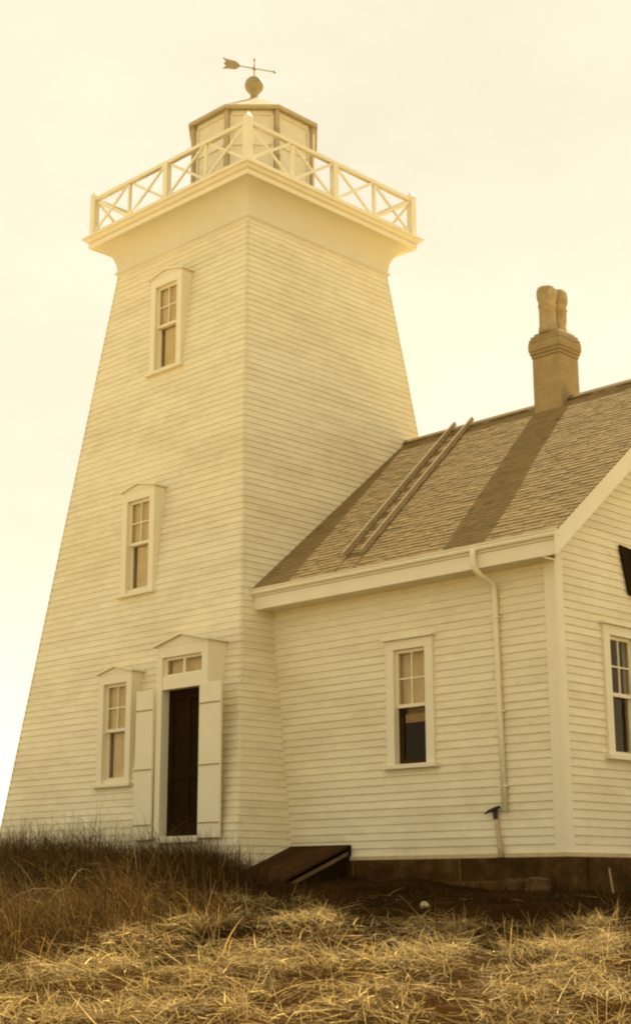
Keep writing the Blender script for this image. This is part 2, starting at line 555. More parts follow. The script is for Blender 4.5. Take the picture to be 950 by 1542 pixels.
for k in range(1, 15):
    t = -1.0 + k * (math.pi / 2 + 1.0) / 14
    prof.append((0.16 * math.cos(t) + 0.001, 12.875 + 0.16 * math.sin(t)))
bl.lathe((0, 0, 0), prof, 24)
ball = bl.build('ball_finial', GILT, lh, smooth=True)
vn = MB(LH0)
vn.tube([(0, 0, 13.02), (0, 0, 13.38)], [0.012, 0.008], 8)
vn.lathe((0, 0, 13.2), [(0.004, -0.038), (0.028, -0.024), (0.038, 0), (0.028, 0.024), (0.004, 0.038)], 12)
vn.lathe((0, 0, 13.37), [(0.004, -0.024), (0.02, -0.012), (0.022, 0), (0.018, 0.014), (0.004, 0.022)], 10)
rv, fv = Vector((0.714, 0.70, 0)), Vector((-0.70, 0.714, 0))
vd = (rv * 0.95 + fv * 0.32).normalized()
def vp(s, z): return tuple(vd * s + Vector((0, 0, z)))
vn.tube([vp(-0.40, 13.2), vp(0.36, 13.2)], 0.009, 8)
vn.lathe(vp(0.36, 13.2), [(0.004, -0.03), (0.022, -0.015), (0.026, 0), (0.02, 0.018), (0.004, 0.03)], 10)
nrm = Vector((0, 0, 1)).cross(vd) * 0.008
sh = [(-0.24, 0.0), (-0.33, 0.075), (-0.47, 0.085), (-0.56, 0.105), (-0.50, 0.045), (-0.54, 0.0), (-0.50, -0.045), (-0.56, -0.105), (-0.47, -0.085), (-0.33, -0.075)]
f0 = [Vector(vp(a_, 13.2 + b_)) - nrm for a_, b_ in sh]
f1 = [Vector(vp(a_, 13.2 + b_)) + nrm for a_, b_ in sh]
c0, c1 = Vector(vp(-0.42, 13.2)) - nrm, Vector(vp(-0.42, 13.2)) + nrm
for k in range(len(sh)):
    k2 = (k + 1) % len(sh)
    vn.face([c0, f0[k], f0[k2]]); vn.face([c1, f1[k2], f1[k]]); vn.face([f0[k], f1[k], f1[k2], f0[k2]])
vn.build('weather_vane', GILT, lh)


# ------------------------------------------------------------------ windows
def sash_mb(w0, w1, y, z0, z1, bottom=0.045, top=0.04, st=0.04, cross=True):
    m = MB()
    t = 0.03
    m.box(w0, w0 + st, y, y + t, z0, z1)
    m.box(w1 - st, w1, y, y + t, z0, z1)
    m.box(w0 + st, w1 - st, y, y + t, z0, z0 + bottom)
    m.box(w0 + st, w1 - st, y, y + t, z1 - top, z1)
    if cross:
        c = (w0 + w1) / 2
        zc = (z0 + z1) / 2
        m.box(c - 0.009, c + 0.009, y + .004, y + t - .004, z0 + bottom, z1 - top)
        m.box(w0 + st, c - 0.009, y + .006, y + t - .006, zc - 0.009, zc + 0.009)
        m.box(c + 0.009, w1 - st, y + .006, y + t - .006, zc - 0.009, zc + 0.009)
    return m


def curtain_mb(x0, x1, y, z0, z1, amp=0.012, fr=55.0):
    m = MB()
    n = 36
    P = []
    for i in range(n + 1):
        x = x0 + (x1 - x0) * i / n
        P.append((x, y + amp * math.sin(x * fr + 0.6 * math.sin(x * 17))))
    for i in range(n):
        (xa, ya), (xb, yb) = P[i], P[i + 1]
        m.hexa([(xa, ya, z0), (xb, yb, z0), (xb, yb + .003, z0), (xa, ya + .003, z0), (xa, ya, z1), (xb, yb, z1), (xb, yb + .003, z1), (xa, ya + .003, z1)])
    return m


def dark_room_mb(hw, y0, y1, z0, z1):  # box behind an opening, painted near-black to stand for the unlit room
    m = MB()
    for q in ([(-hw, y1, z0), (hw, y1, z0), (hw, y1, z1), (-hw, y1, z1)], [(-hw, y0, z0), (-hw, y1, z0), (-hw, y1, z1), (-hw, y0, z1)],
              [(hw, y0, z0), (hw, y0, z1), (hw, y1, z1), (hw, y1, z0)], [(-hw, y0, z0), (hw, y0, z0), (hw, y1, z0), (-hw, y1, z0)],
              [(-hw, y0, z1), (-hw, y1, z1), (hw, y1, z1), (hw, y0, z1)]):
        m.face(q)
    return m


def hood_mb(hw, zb, rise, yb, ov=0.035, th=0.028):
    """low pediment with two sloping cap boards running back into the wall"""
    m = MB()
    m.prism([(-hw, zb), (hw, zb), (hw, zb + 0.01), (0, zb + rise), (-hw, zb + 0.01)], 'y', 0.0, yb)
    H = hw + 0.04
    sl_ = rise / hw
    zl = zb + 0.012 - 0.04 * sl_
    zp = zb + rise + 0.003
    m.prism([(-H, zl), (0, zp), (0, zp + th), (-H, zl + th)], 'y', -ov, yb)
    m.prism([(H, zl), (H, zl + th), (0, zp + th), (0, zp)], 'y', -ov, yb)
    return m


def tower_window(parent, loc):
    o0 = MB()
    hw, cw = 0.255, 0.115
    o0.box(-hw - cw, -hw, 0, 0.34, -0.055, 1.335)
    o0.box(hw, hw + cw, 0, 0.34, -0.055, 1.335)
    o0.box(-hw - cw, hw + cw, 0, 0.34, 1.335, 1.475)
    w = o0.build('window', TRIM, parent, bevel=0.004, off=loc)
    s = MB(); s.box(-hw - cw - 0.055, hw + cw + 0.055, -0.045, 0.12, -0.105, -0.056)
    s.build('sill', TRIM, w, bevel=0.005)
    hood_mb(hw + cw, 1.476, 0.085, 0.42).build('hood', TRIM, w)
    sash_mb(-hw, hw, 0.06, 0.665, 1.334).build('upper_sash', TRIM, w)
    sash_mb(-hw, hw, 0.10, -0.05, 0.70, bottom=0.085, cross=False).build('lower_sash', TRIM, w)
    for q in ((-hw + .03, hw - .03, 0.074, 0.078, 0.70, 1.30), (-hw + .03, hw - .03, 0.114, 0.118, 0.03, 0.67)):
        g = MB(); g.box(*q); g.build('pane', GLASS, w)
    c = curtain_mb(-hw + 0.005, hw - 0.005, 0.115, 0.72, 1.33, 0.008)
    c2 = curtain_mb(-hw + 0.085, hw - 0.005, 0.146, -0.04, 0.655, 0.007, 70)
    c.build('curtain', CURT, w)
    c2.build('curtain', CURT, w)
    dark_room_mb(hw + 0.02, 0.135, 0.42, -0.05, 1.36).build('dark_room_box', DARKIN, w)
    return w


def copy_part(src, parent, loc, rz=0):
    c = src.copy(); scene.collection.objects.link(c)
    c.parent = parent; c.location = loc; c.rotation_euler = (0, 0, rz)
    for ch in src.children:
        d = ch.copy(); scene.collection.objects.link(d); d.parent = c
    return c


w0 = None
for (x, y, z) in WINS:
    loc = (x - LH0[0], y - LH0[1], z - LH0[2])
    if w0 is None:
        w0 = tower_window(lh, loc)
    else:
        copy_part(w0, lh, loc)

# entrance: boxed surround with pediment, transom, dark inner door, two folded-back leaves
YF = -2.677
dl = (0, YF + 0.4, 0.4)
dm = MB()
X0, X1 = 1.02, 2.06
dm.box(X0, 1.135, 0, 0.5, 0.27, 2.65)
dm.box(1.94, X1, 0, 0.5, 0.27, 2.65)
dm.box(X0, X1, 0, 0.5, 2.65, 2.80)
dm.box(1.135, 1.94, 0.01, 0.3, 2.215, 2.40)
dm.box(1.135, 1.94, -0.04, 0.3, 0.20, 0.285)
ds = dm.build('door_surround', TRIM, lh, bevel=0.004, off=(0 - LH0[0], YF - LH0[1], 0 - LH0[2]))
hd = hood_mb((X1 - X0) / 2, 2.801, 0.125, 0.62, 0.05, 0.03)
hd.v = [(x + (X0 + X1) / 2, y, z) for x, y, z in hd.v]
hd.build('hood', TRIM, ds)
ts = MB()
xm = 1.5375
ts.box(1.135, 1.185, 0.05, 0.085, 2.40, 2.65); ts.box(1.89, 1.94, 0.05, 0.085, 2.40, 2.65)
ts.box(xm - .02, xm + .02, 0.05, 0.085, 2.40, 2.65)
for a, b in ((1.185, xm - .02), (xm + .02, 1.89)):
    ts.box(a, b, 0.05, 0.085, 2.615, 2.65); ts.box(a, b, 0.05, 0.085, 2.40, 2.425)
ts.build('transom_frame', TRIM, ds)
g = MB(); g.box(1.18, 1.90, 0.066, 0.07, 2.42, 2.62); g.build('pane', GLASS, ds)
c = curtain_mb(1.15, 1.93, 0.15, 2.40, 2.65, 0.01, 40); c.build('curtain', CURT, ds)
ln = dark_room_mb(0.42, 0.12, 0.55, 0.25, 2.66); ln.v = [(x + xm, y, z) for x, y, z in ln.v]; ln.build('dark_room_box', DARKIN, ds)
dr = MB()
yd = 0.15
dr.box(1.137, 1.938, yd, yd + 0.04, 0.286, 2.214)
for xa, xb in ((1.137, 1.235), (1.49, 1.585), (1.84, 1.938)):
    dr.box(xa, xb, yd - 0.018, yd - .001, 0.286, 2.214)
for za, zb in ((0.286, 0.45), (1.02, 1.18), (2.08, 2.214)):
    for xa, xb in ((1.235, 1.49), (1.585, 1.84)):
        dr.box(xa, xb, yd - 0.018, yd - .001, za, zb)
dr.build('door', DARKWOOD, lh, bevel=0.004, off=(0 - LH0[0], YF - LH0[1], 0 - LH0[2]))
kb = MB()
kb.lathe((0, 0, 0), [(0.012, 0), (0.012, 0.03), (0.028, 0.04), (0.032, 0.055), (0.024, 0.07), (0.006, 0.074)], 14)
kb.v = [(1.885 + x, yd - 0.018 - z, 1.12 + y) for x, y, z in kb.v]
kb.build('door_knob', IRON, bpy.data.objects['door'], smooth=True)
for (xa, xb, yy) in ((1.955, 2.375, -0.045), (0.655, 1.015, -0.045)):
    lf = MB()
    n = 1
    for k in range(n):
        a = xa + (xb - xa) * k / n; b = xa + (xb - xa) * (k + 1) / n
        lf.box(a + .001, b - .001, yy, yy + 0.035, 0.25, 2.235, R.uniform(.95, 1))
    leaf = lf.build('door_leaf', TRIM, lh, bevel=0.003, off=(0 - LH0[0], YF - LH0[1], 0 - LH0[2]))
    for zz in (1.965, 1.17, 0.44):
        hg = MB()
        hg.box(xa + 0.004, xb - 0.004, yy - 0.010, yy - .001, zz - 0.007, zz + 0.007)
        hg.build('strap_hinge', BRICK, leaf)

# ------------------------------------------------------------------ keeper's house
HF, HX, HB = -1.717, 6.916, 4.863
EY, EZ, RY, RZ, SLP = -2.092, 3.519, 1.573, 6.455, 0.80109
XG = 7.238
H0 = (4.5, 1.5, -0.4)
hs = empty('keeper_house', H0, 'low white clapboard house with shingled gable roof joined to the lighthouse side', 'house')
def roofz(y): return RZ - SLP * abs(RY - y)

HW = (4.735, HF - 0.045, 1.14)            # front window origin
GW = (HX + 0.045, -0.46, 1.17)            # gable window origin
fwm = MB(H0)
clap(fwm, lambda u, z, o: (u, HF - o, z), lambda z, o: A_(z) - 0.02, lambda z, o: 6.79, 0.0, 3.30, 0.0945,
     [(HW[0] - 0.30, HW[0] + 0.30, HW[2] - 0.08, HW[2] + 1.40)], lip=0.016)
fwm.build('wall', PAINT, hs)
gwm = MB(H0)
def gy0(z, o): return max(-1.60, RY - (RZ - 0.12 - z) / SLP) if z > 2.8 else -1.60
def gy1(z, o): return min(HB - 0.13, RY + (RZ - 0.12 - z) / SLP) if z > 2.8 else HB - 0.13
clap(gwm, lambda u, z, o: (HX + o, u, z), gy0, gy1, 0.0, 6.33, 0.0945,
     [(GW[1] - 0.30, GW[1] + 0.30, GW[2] - 0.08, GW[2] + 1.40)], lip=0.016)
gwm.build('gable_wall', PAINT, hs)
bk = MB(H0)
bk.face([(1.5, HB, -.4), (HX, HB, -.4), (HX, HB, 3.6), (1.5, HB, 3.6)])
bk.face([(1.5, HF + .05, 3.3), (HX, HF + .05, 3.3), (HX, HB, 3.3), (1.5, HB, 3.3)])
bk.face([(1.5, HF + .02, -.03), (HX - .02, HF + .02, -.03), (HX - .02, HB, -.03), (1.5, HB, -.03)])
bk.build('back_wall', PAINT, hs)
for q in ((6.785, HX + 0.028, HF - 0.028, HF + 0.0, 0.0, 3.25), (HX, HX + 0.028, HF + 0.001, HF + 0.125, 0.0, 3.62), (HX, HX + 0.028, HB - 0.13, HB, 0.0, 3.6)):
    cb = MB(H0); cb.box(*q); cb.build('corner_board', TRIM, hs, bevel=0.004)
wt = MB(H0)
wt.box(2.60, HX + 0.05, HF - 0.05, HF + .03, -0.045, 0.004)
wt.box(HX - .03, HX + 0.05, HF + .031, HB, -0.045, 0.004)
wt.build('water_table', PALEWOOD, hs, bevel=0.004)
fd = MB(H0)
x = 2.62
while x < HX - 0.15:
    w = R.uniform(1.15, 1.7)
    xe = min(x + w, HX + 0.06)
    if HX - xe < 0.3: xe = HX + 0.06
    last = xe > HX
    fd.box(x, xe - (0 if last else 0.03), HF - 0.075 + R.uniform(-.008, .008), HF + 0.3, -0.95, -0.048, R.uniform(.8, 1.1))
    if not last:
        fd.box(xe - 0.03, xe - 0.001, HF - 0.062, HF + 0.3, -0.95, -0.05, 3.2)
    x = xe
y = HF + 0.301
while y < HB:
    ye = min(y + R.uniform(1.0, 1.5), HB)
    fd.box(HX - 0.2, HX + 0.07 + R.uniform(-.008, .008), y, ye - 0.02, -0.95, -0.048, R.uniform(.7, 1.1))
    fd.box(HX - 0.2, HX + 0.055, ye - 0.02, ye - .001, -0.95, -0.05, 1.3)
    y = ye
fd.build('foundation', STONE, hs, bevel=0.012)
ft = MB(H0)
x = 3.78
while x < 6.3:
    w = R.uniform(.5, .9)
    ft.box(x, x + w - .015, HF - .16 + R.uniform(-.015, .015), HF - .085, -0.9, -0.275 + R.uniform(-.015, .01) - .012 * (x - 4), R.uniform(1.5, 2.1))
    x += w
ft.build('footing', STONE, hs, bevel=0.012)


def house_window(parent, loc, rz, kind):
    hw, cw = 0.25, 0.13
    m = MB()
    m.box(-hw - cw, -hw, 0, 0.07, -0.06, 1.345); m.box(hw, hw + cw, 0, 0.07, -0.06, 1.345)
    m.box(-hw - cw, hw + cw, 0, 0.07, 1.345, 1.465)
    m.box(-hw - 0.02, -hw, 0.0701, 0.17, -0.06, 1.345); m.box(hw, hw + .02, 0.0701, 0.17, -0.06, 1.345)
    m.box(-hw, hw, 0.05, 0.17, 1.345, 1.37)
    w = m.build('window', TRIM, parent, bevel=0.004, off=loc)
    w.rotation_euler = (0, 0, rz)
    s = MB(); s.box(-hw - cw - 0.05, hw + cw + 0.05, -0.05, 0.10, -0.115, -0.061); s.build('sill', TRIM, w, bevel=0.005)
    s = MB(); s.prism([(-0.045, 1.466), (0.05, 1.466), (0.05, 1.51), (-0.045, 1.49)], 'x', -hw - cw - 0.035, hw + cw + 0.035); s.build('drip_cap', TRIM, w)
    sash_mb(-hw, hw, 0.055, 0.63, 1.344, st=0.035).build('upper_sash', TRIM, w)
    sash_mb(-hw, hw, 0.095, -0.055, 0.675, bottom=0.05, st=0.03, cross=False).build('lower_sash', OLDWOOD if kind == 0 else TRIM, w)
    for q in ((-hw + .03, hw - .03, 0.068, 0.072, 0.67, 1.31), (-hw + .02, hw - .02, 0.108, 0.112, -0.02, 0.64)):
        g = MB(); g.box(*q); g.build('pane', GLASS, w)
    if kind == 0:
        curtain_mb(-hw + .01, hw - .01, 0.15, 0.66, 1.34, 0.006, 45).build('curtain', CURT, w)
        m = MB(); m.box(-hw + 0.06, hw - 0.005, 0.15, 0.156, 0.455, 0.56, 1.2); m.box(-hw + 0.09, hw - .01, 0.16, 0.165, 0.56, 0.65, 0.7)
        m.build('blind_hem', BLIND, w)
    dark_room_mb(hw + 0.02, 0.171, 0.6, -0.06, 1.37).build('dark_room_box', DARKIN, w)
    return w


def rel(p): return (p[0] - H0[0], p[1] - H0[1], p[2] - H0[2])
house_window(hs, rel(HW), 0, 0)
house_window(hs, rel(GW), rad(90), 1)

# roof of split shingles
rfm = MB(H0)
nrmv = Vector((0, -SLP, 1)).normalized()          # front slope normal
dn = Vector((0, -1, -SLP)).normalized()
L_ = math.hypot(RY - EY, RZ - EZ)
rows = 48
ex = (L_ - 0.02) / rows
th0 = 0.03
for side in (1, -1):
    nv = Vector((0, -SLP * side, 1)).normalized()
    dv = Vector((0, -1 * side, -SLP)).normalized()
    for i in range(rows):
        s1 = i * ex                    # upper edge (distance down from ridge)
        s2 = (i + 1) * ex
        yb = RY - side * (s2 / L_) * (RY - EY)
        zb = RZ - (s2 / L_) * (RZ - EZ)
        xa = A_(zb) - 0.06
        xe = XG + 0.012
        x = xa
        rowtone = R.uniform(0.94, 1.04)
        step = (0.09, 0.17) if side == 1 else (0.5, 0.9)
        while x < xe - 0.001:
            w = R.uniform(*step)
            x2 = min(x + w, xe)
            if xe - x2 < 0.05: x2 = xe
            sb = s2 + R.uniform(-0.006, 0.012)
            t_ = 0.010 + R.uniform(-0.0025, 0.003)
            P = lambda xx, s, o: Vector((xx, RY, RZ)) + dv * s + nv * o
            tone = rowtone * R.uniform(0.93, 1.05)
            if R.random() < 0.05: tone *= 0.8
            a, b = x + 0.002, x2 - 0.002
            A, B = P(a, sb, t_), P(b, sb, t_)
            C_, D = P(b, s1 - 0.01, 0.004), P(a, s1 - 0.01, 0.004)
            rfm.face([A, B, C_, D], tone)
            rfm.face([P(a, sb, -.012), P(b, sb, -.012), B, A], tone)
            rfm.face([P(a, sb, -.012), A, D], tone)
            rfm.face([P(b, sb, -.012), C_, B], tone)
            x = x2
    # sheathing below the shingles
    P = lambda xx, s, o: Vector((xx, RY, RZ)) + dv * s + nv * o
    rfm.hexa([P(1.6, 0, -.05), P(XG - .03, 0, -.05), P(XG - .03, L_ - .02, -.05), P(2.0, L_ - .02, -.05),
              P(1.6, 0, -.013), P(XG - .03, 0, -.013), P(XG - .03, L_ - .02, -.013), P(2.0, L_ - .02, -.013)], .8)
roof = rfm.build('roof', SHING, hs)
rc = MB(H0)
for side in (1, -1):
    nv = Vector((0, -SLP * side, 1)).normalized(); dv = Vector((0, -1 * side, -SLP)).normalized()
    P = lambda xx, s, o: Vector((xx, RY, RZ)) + dv * s + nv * o
    for a, b in ((1.86, 3.4), (3.402, 4.58), (5.0, 6.3), (6.302, XG)):
        rc.hexa([P(a, 0.115, .02), P(b, 0.115, .02), P(b, 0.0, .02), P(a, 0.0, .02), P(a, 0.115, .038), P(b, 0.115, .038), P(b, 0.0, .038), P(a, 0.0, .038)], R.uniform(.75, .95))
rc.build('ridge_cap', SHING, roof)

# eaves: fascia, soffit, gutter, downpipe
fs = MB(H0)
xl = 2.2
fs.box(xl, XG - 0.03, -2.055, -2.025, 3.242, 3.415)
fs.box(xl, HX + 0.03, -2.0249, HF - 0.001, 3.25, 3.275)
fs.box(xl, XG - 0.03, -2.075, -2.0, 3.416, 3.44)
fs.build('fascia', TRIM, hs, bevel=0.003)
gt = MB(H0)
gp = [(-2.03, 3.441), (-2.095, 3.441), (-2.112, 3.452), (-2.118, 3.47), (-2.112, 3.49), (-2.125, 3.505), (-2.125, 3.52), (-2.105, 3.52), (-2.098, 3.505), (-2.03, 3.505)]
gt.prism(gp, 'x', 2.22, XG + 0.005)
gutter = gt.build('gutter', TRIM, hs)
dp = MB(H0)
dp.tube([(6.06, -2.10, 3.47), (6.06, -2.115, 3.42), (6.065, -2.118, 3.30), (6.07, -2.10, 3.235), (6.085, -2.02, 3.17), (6.095, -1.87, 3.12),
         (6.10, -1.79, 3.075), (6.10, -1.775, 3.01), (6.115, -1.772, 1.7), (6.14, -1.772, 0.47)], [.045, .036, .034, .034, .034, .034, .034, .034, .034, .034], 12)
pipe = dp.build('downpipe', TRIM, gutter, smooth=True)
for zz, xx in ((2.7, 6.104), (1.6, 6.118), (0.75, 6.135)):
    st = MB(H0)
    st.box(xx - 0.05, xx + 0.05, -1.80, -1.735, zz - 0.012, zz + 0.012)
    st.build('pipe_strap', TRIM, gutter)
# gable overhang: barge boards and rake soffit
bb = MB(H0)
W = 0.285
for side in (1, -1):
    ya, yb = (RY, EY - 0.02) if side == 1 else (RY, 2 * RY - EY + 0.02)
    bb.prism([(ya, RZ + .0), (yb, roofz(yb) + .0), (yb, roofz(yb) - W), (ya, RZ - W)], 'x', XG - 0.028, XG)
    bb.prism([(ya, RZ - .06), (yb + side * .06, roofz(yb + side * .06) - .06), (yb + side * .06, roofz(yb + side * .06) - .085), (ya, RZ - .085)], 'x', HX + .001, XG - 0.0285)
    yw = HF if side == 1 else HB
    bb.prism([(ya, RZ - .10), (yw, roofz(yw) - .10), (yw, roofz(yw) - .25), (ya, RZ - .25)], 'x', HX + .001, HX + 0.03)
bb.build('barge_board', TRIM, hs, bevel=0.003)

# chimney astride the ridge
CX, CY = 4.79, 1.573
ch = MB(H0)
h = 0.24
ch.box(CX - h, CX + h, CY - h, CY + h, 5.9, 7.10)
for i, (hh, za, zb) in enumerate(((0.252, 7.101, 7.15), (0.268, 7.1501, 7.20), (0.280, 7.2001, 7.34), (0.272, 7.3401, 7.39), (0.252, 7.3901, 7.44), (0.215, 7.4401, 7.485))):
    ch.box(CX - hh, CX + hh, CY - hh, CY + hh, za, zb, 0.95)
chim = ch.build('chimney', BRICK, hs, bevel=0.012)
for dy, ht in ((-0.138, 0.0), (0.138, 0.02)):
    pm = MB(H0)
    c = (CX - 0.005, CY + dy, 7.465)
    pm.lathe(c, [(r_ * 1.09, z_) for r_, z_ in [(0.128, 0), (0.122, 0.10), (0.114, 0.105), (0.111, 0.40), (0.122, 0.41), (0.124, 0.44), (0.115, 0.455), (0.118, 0.50), (0.130, 0.53),
                 (0.136, 0.58), (0.134, 0.66 + ht), (0.122, 0.705 + ht), (0.085, 0.71 + ht), (0.08, 0.55)]], 20)
    pm.build('chimney_pot', POT, chim, smooth=True)
# slanting dark boards on the gable, standing in for an unidentified dark shape
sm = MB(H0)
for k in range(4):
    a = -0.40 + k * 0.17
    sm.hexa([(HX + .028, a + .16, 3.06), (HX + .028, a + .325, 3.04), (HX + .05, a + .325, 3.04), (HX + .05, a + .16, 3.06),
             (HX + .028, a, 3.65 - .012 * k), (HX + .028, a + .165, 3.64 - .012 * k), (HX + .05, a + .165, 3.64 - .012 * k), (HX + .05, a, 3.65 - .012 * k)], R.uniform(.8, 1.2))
sm.build('gable_boards', DARKWOOD, hs, label='dark boards set aslant on the gable')

# ------------------------------------------------------------------ ladder lying on the roof
def rp(x, y, o): return Vector((x, y, roofz(y))) + nrmv * o
lad = empty('roof_ladder', (3.4, -0.1, roofz(-0.1)), 'long wooden ladder lying up the shingled roof beside the tower', 'ladder')
LO = tuple(lad.location)
for (xa, xb) in ((2.885, 3.715), (3.225, 4.035)):
    m = MB(LO)
    a = rp(xb, -1.78, 0.062); b = rp(xa, 1.57, 0.062)
    b = b + (b - a).normalized() * 0.10
    m.bar(a, b, 0.062, 0.032, nrmv)
    m.build('rail', LADWOOD, lad)
for k in range(10):
    f = (k + .5) / 10
    y = -1.7 + f * 3.2
    xa = 3.715 + (2.885 - 3.715) * (y + 1.78) / 3.44; xb = 4.035 + (3.225 - 4.035) * (y + 1.78) / 3.44
    m = MB(LO)
    m.tube([rp(xa, y, 0.038), rp(xb, y, 0.038)], 0.009, 8)
    m.build('rung', SHING, lad)

# ------------------------------------------------------------------ cellar hatch
CH = (3.2, -2.3, -0.4)
hatch = empty('cellar_hatch', CH, 'low dark sloping wooden cellar hatch against the house wall', 'hatch')
def hz(y): return 0.10 + (y + 1.80) * 0.37
m = MB(CH)
x = 2.70
for k in range(5):
    xa, xb = 2.70 + k * 0.206, 2.70 + (k + 1) * 0.206 - .004
    m.hexa([(xa, -3.0, hz(-3.0)), (xb, -3.0, hz(-3.0)), (xb, -1.80, hz(-1.8)), (xa, -1.80, hz(-1.8)),
            (xa, -3.0, hz(-3.0) + .035), (xb, -3.0, hz(-3.0) + .035), (xb, -1.80, hz(-1.8) + .035), (xa, -1.80, hz(-1.8) + .035)], R.uniform(.75, 1.2))
m.build('hatch_door', OLDWOOD, hatch, bevel=0.004)
for xa in (2.70, 3.66):
    m = MB(CH)
    m.prism([(-1.80, -0.7), (-1.80, hz(-1.8) - .09), (-2.95, hz(-2.95) - .09), (-2.95, -0.7)], 'x', xa, xa + .05)
    m.build('side_wall', DARKWOOD, hatch)
for xa in (2.69, 3.69):
    m = MB(CH)
    m.hexa([(xa, -2.98, hz(-2.98) - .085), (xa + .04, -2.98, hz(-2.98) - .085), (xa + .04, -1.80, hz(-1.8) - .085), (xa, -1.80, hz(-1.8) - .085),
            (xa, -2.98, hz(-2.98) - .045), (xa + .04, -2.98, hz(-2.98) - .045), (xa + .04, -1.80, hz(-1.8) - .045), (xa, -1.80, hz(-1.8) - .045)])
    m.build('edge_rail', LATHWOOD, hatch)
m = MB(CH)
m.box(2.70, 3.73, -1.795, -1.745, -0.3, 0.145)
m.build('head_board', DARKWOOD, hatch)

# ------------------------------------------------------------------ short pick leaning on the wall
pk = empty('pick', (6.085, -1.80, -0.045), 'short-handled pick standing head up against the wall under the downpipe', 'pick')
PO = tuple(pk.location)
m = MB(PO)
pa, pb = Vector((6.085, -1.792, -0.043)), Vector((5.995, -1.765, 0.46))
m.tube([pa, pa.lerp(pb, .3), pa.lerp(pb, .7), pb], [0.034, 0.028, 0.022, 0.024], 8)
m.build('handle', PALEWOOD, pk, smooth=True)
m = MB(PO)
hc = pb + Vector((0, 0, 0.02))
m.tube([hc + Vector((-0.135, -0.02, -0.035)), hc + Vector((-0.07, -0.02, -0.005)), hc + Vector((0, -0.015, 0.012)), hc + Vector((0.05, -0.02, 0.03)), hc + Vector((0.085, -0.02, 0.038))],
       [0.008, 0.018, 0.026, 0.02, 0.016], 8)
m.tube([hc + Vector((0.012, -.008, -0.10)), hc + Vector((-0.002, -.004, 0.03))], [0.026, 0.03], 8)
m.build('head', IRON, pk)


# ------------------------------------------------------------------ stones and a stake by the foundation
def boulder(name, c, sx, sy, sz, rz, label, material=ROCK, seed=1, group=None, pw=0.35):
    """rough stone: a subdivided block, pulled part of the way to a ball, with dents"""
    rr = random.Random(seed)
    m = MB(c)
    N_ = 7
    ph = [rr.uniform(0, 6) for _ in range(6)]
    def P(v):
        v = Vector(v)
        r = v.normalized() * 1.1
        q = v.lerp(r, pw)
        k = 1 + 0.07 * math.sin(3 * q.x + ph[0]) + 0.07 * math.sin(4 * q.y + ph[1]) + 0.06 * math.sin(5 * q.z + ph[2]) + 0.04 * math.sin(9 * q.x + 7 * q.z + ph[3])
        x, y, z = q.x * sx * k, q.y * sy * k, q.z * sz * k
        return (c[0] + x * math.cos(rz) - y * math.sin(rz), c[1] + x * math.sin(rz) + y * math.cos(rz), c[2] + z)
    for ax in range(3):
        for sg in (-1, 1):
            for i in range(N_):
                for j in range(N_):
                    qd = []
                    for di, dj in ((0, 0), (1, 0), (1, 1), (0, 1)):
                        a_, b_ = -1 + 2 * (i + di) / N_, -1 + 2 * (j + dj) / N_
                        v = [0, 0, 0]; v[ax] = sg; v[(ax + 1) % 3] = a_; v[(ax + 2) % 3] = b_
                        qd.append(P(v))
                    m.face(qd if sg > 0 else qd[::-1])
    o = m.build(name, material, label=label, cat='stone', group=group)
    wd = o.modifiers.new('weld', 'WELD'); wd.merge_threshold = 0.0005
    return o


boulder('stone_block', (6.72, -2.0, -0.40), 0.125, 0.10, 0.12, 0.25, 'squared stone block leaning by the house corner, the larger of two', seed=3, pw=.18, group='loose stones by the foundation')
boulder('stone_block', (6.44, -2.0, -0.375), 0.09, 0.08, 0.095, -0.35, 'smaller stone block beside the larger one at the foundation', seed=5, pw=.22, group='loose stones by the foundation')
zq = float(gz(6.82, -4.0))
boulder('pale_rock', (6.82, -4.0, zq + .035), 0.042, 0.04, 0.042, 0.4, 'small pale rock lying alone on the dark shaded ground', PALEROCK, seed=9, pw=.8)
m = MB((7.42, -1.6, -0.45))
m.tube([(7.42, -1.58, -0.56), (7.405, -1.61, -0.34), (7.395, -1.63, -0.17)], [0.014, 0.013, 0.010], 7)
m.build('wooden_stake', BRICK, label='thin wooden stake pushed into the dark earth before the gable', cat='stake')


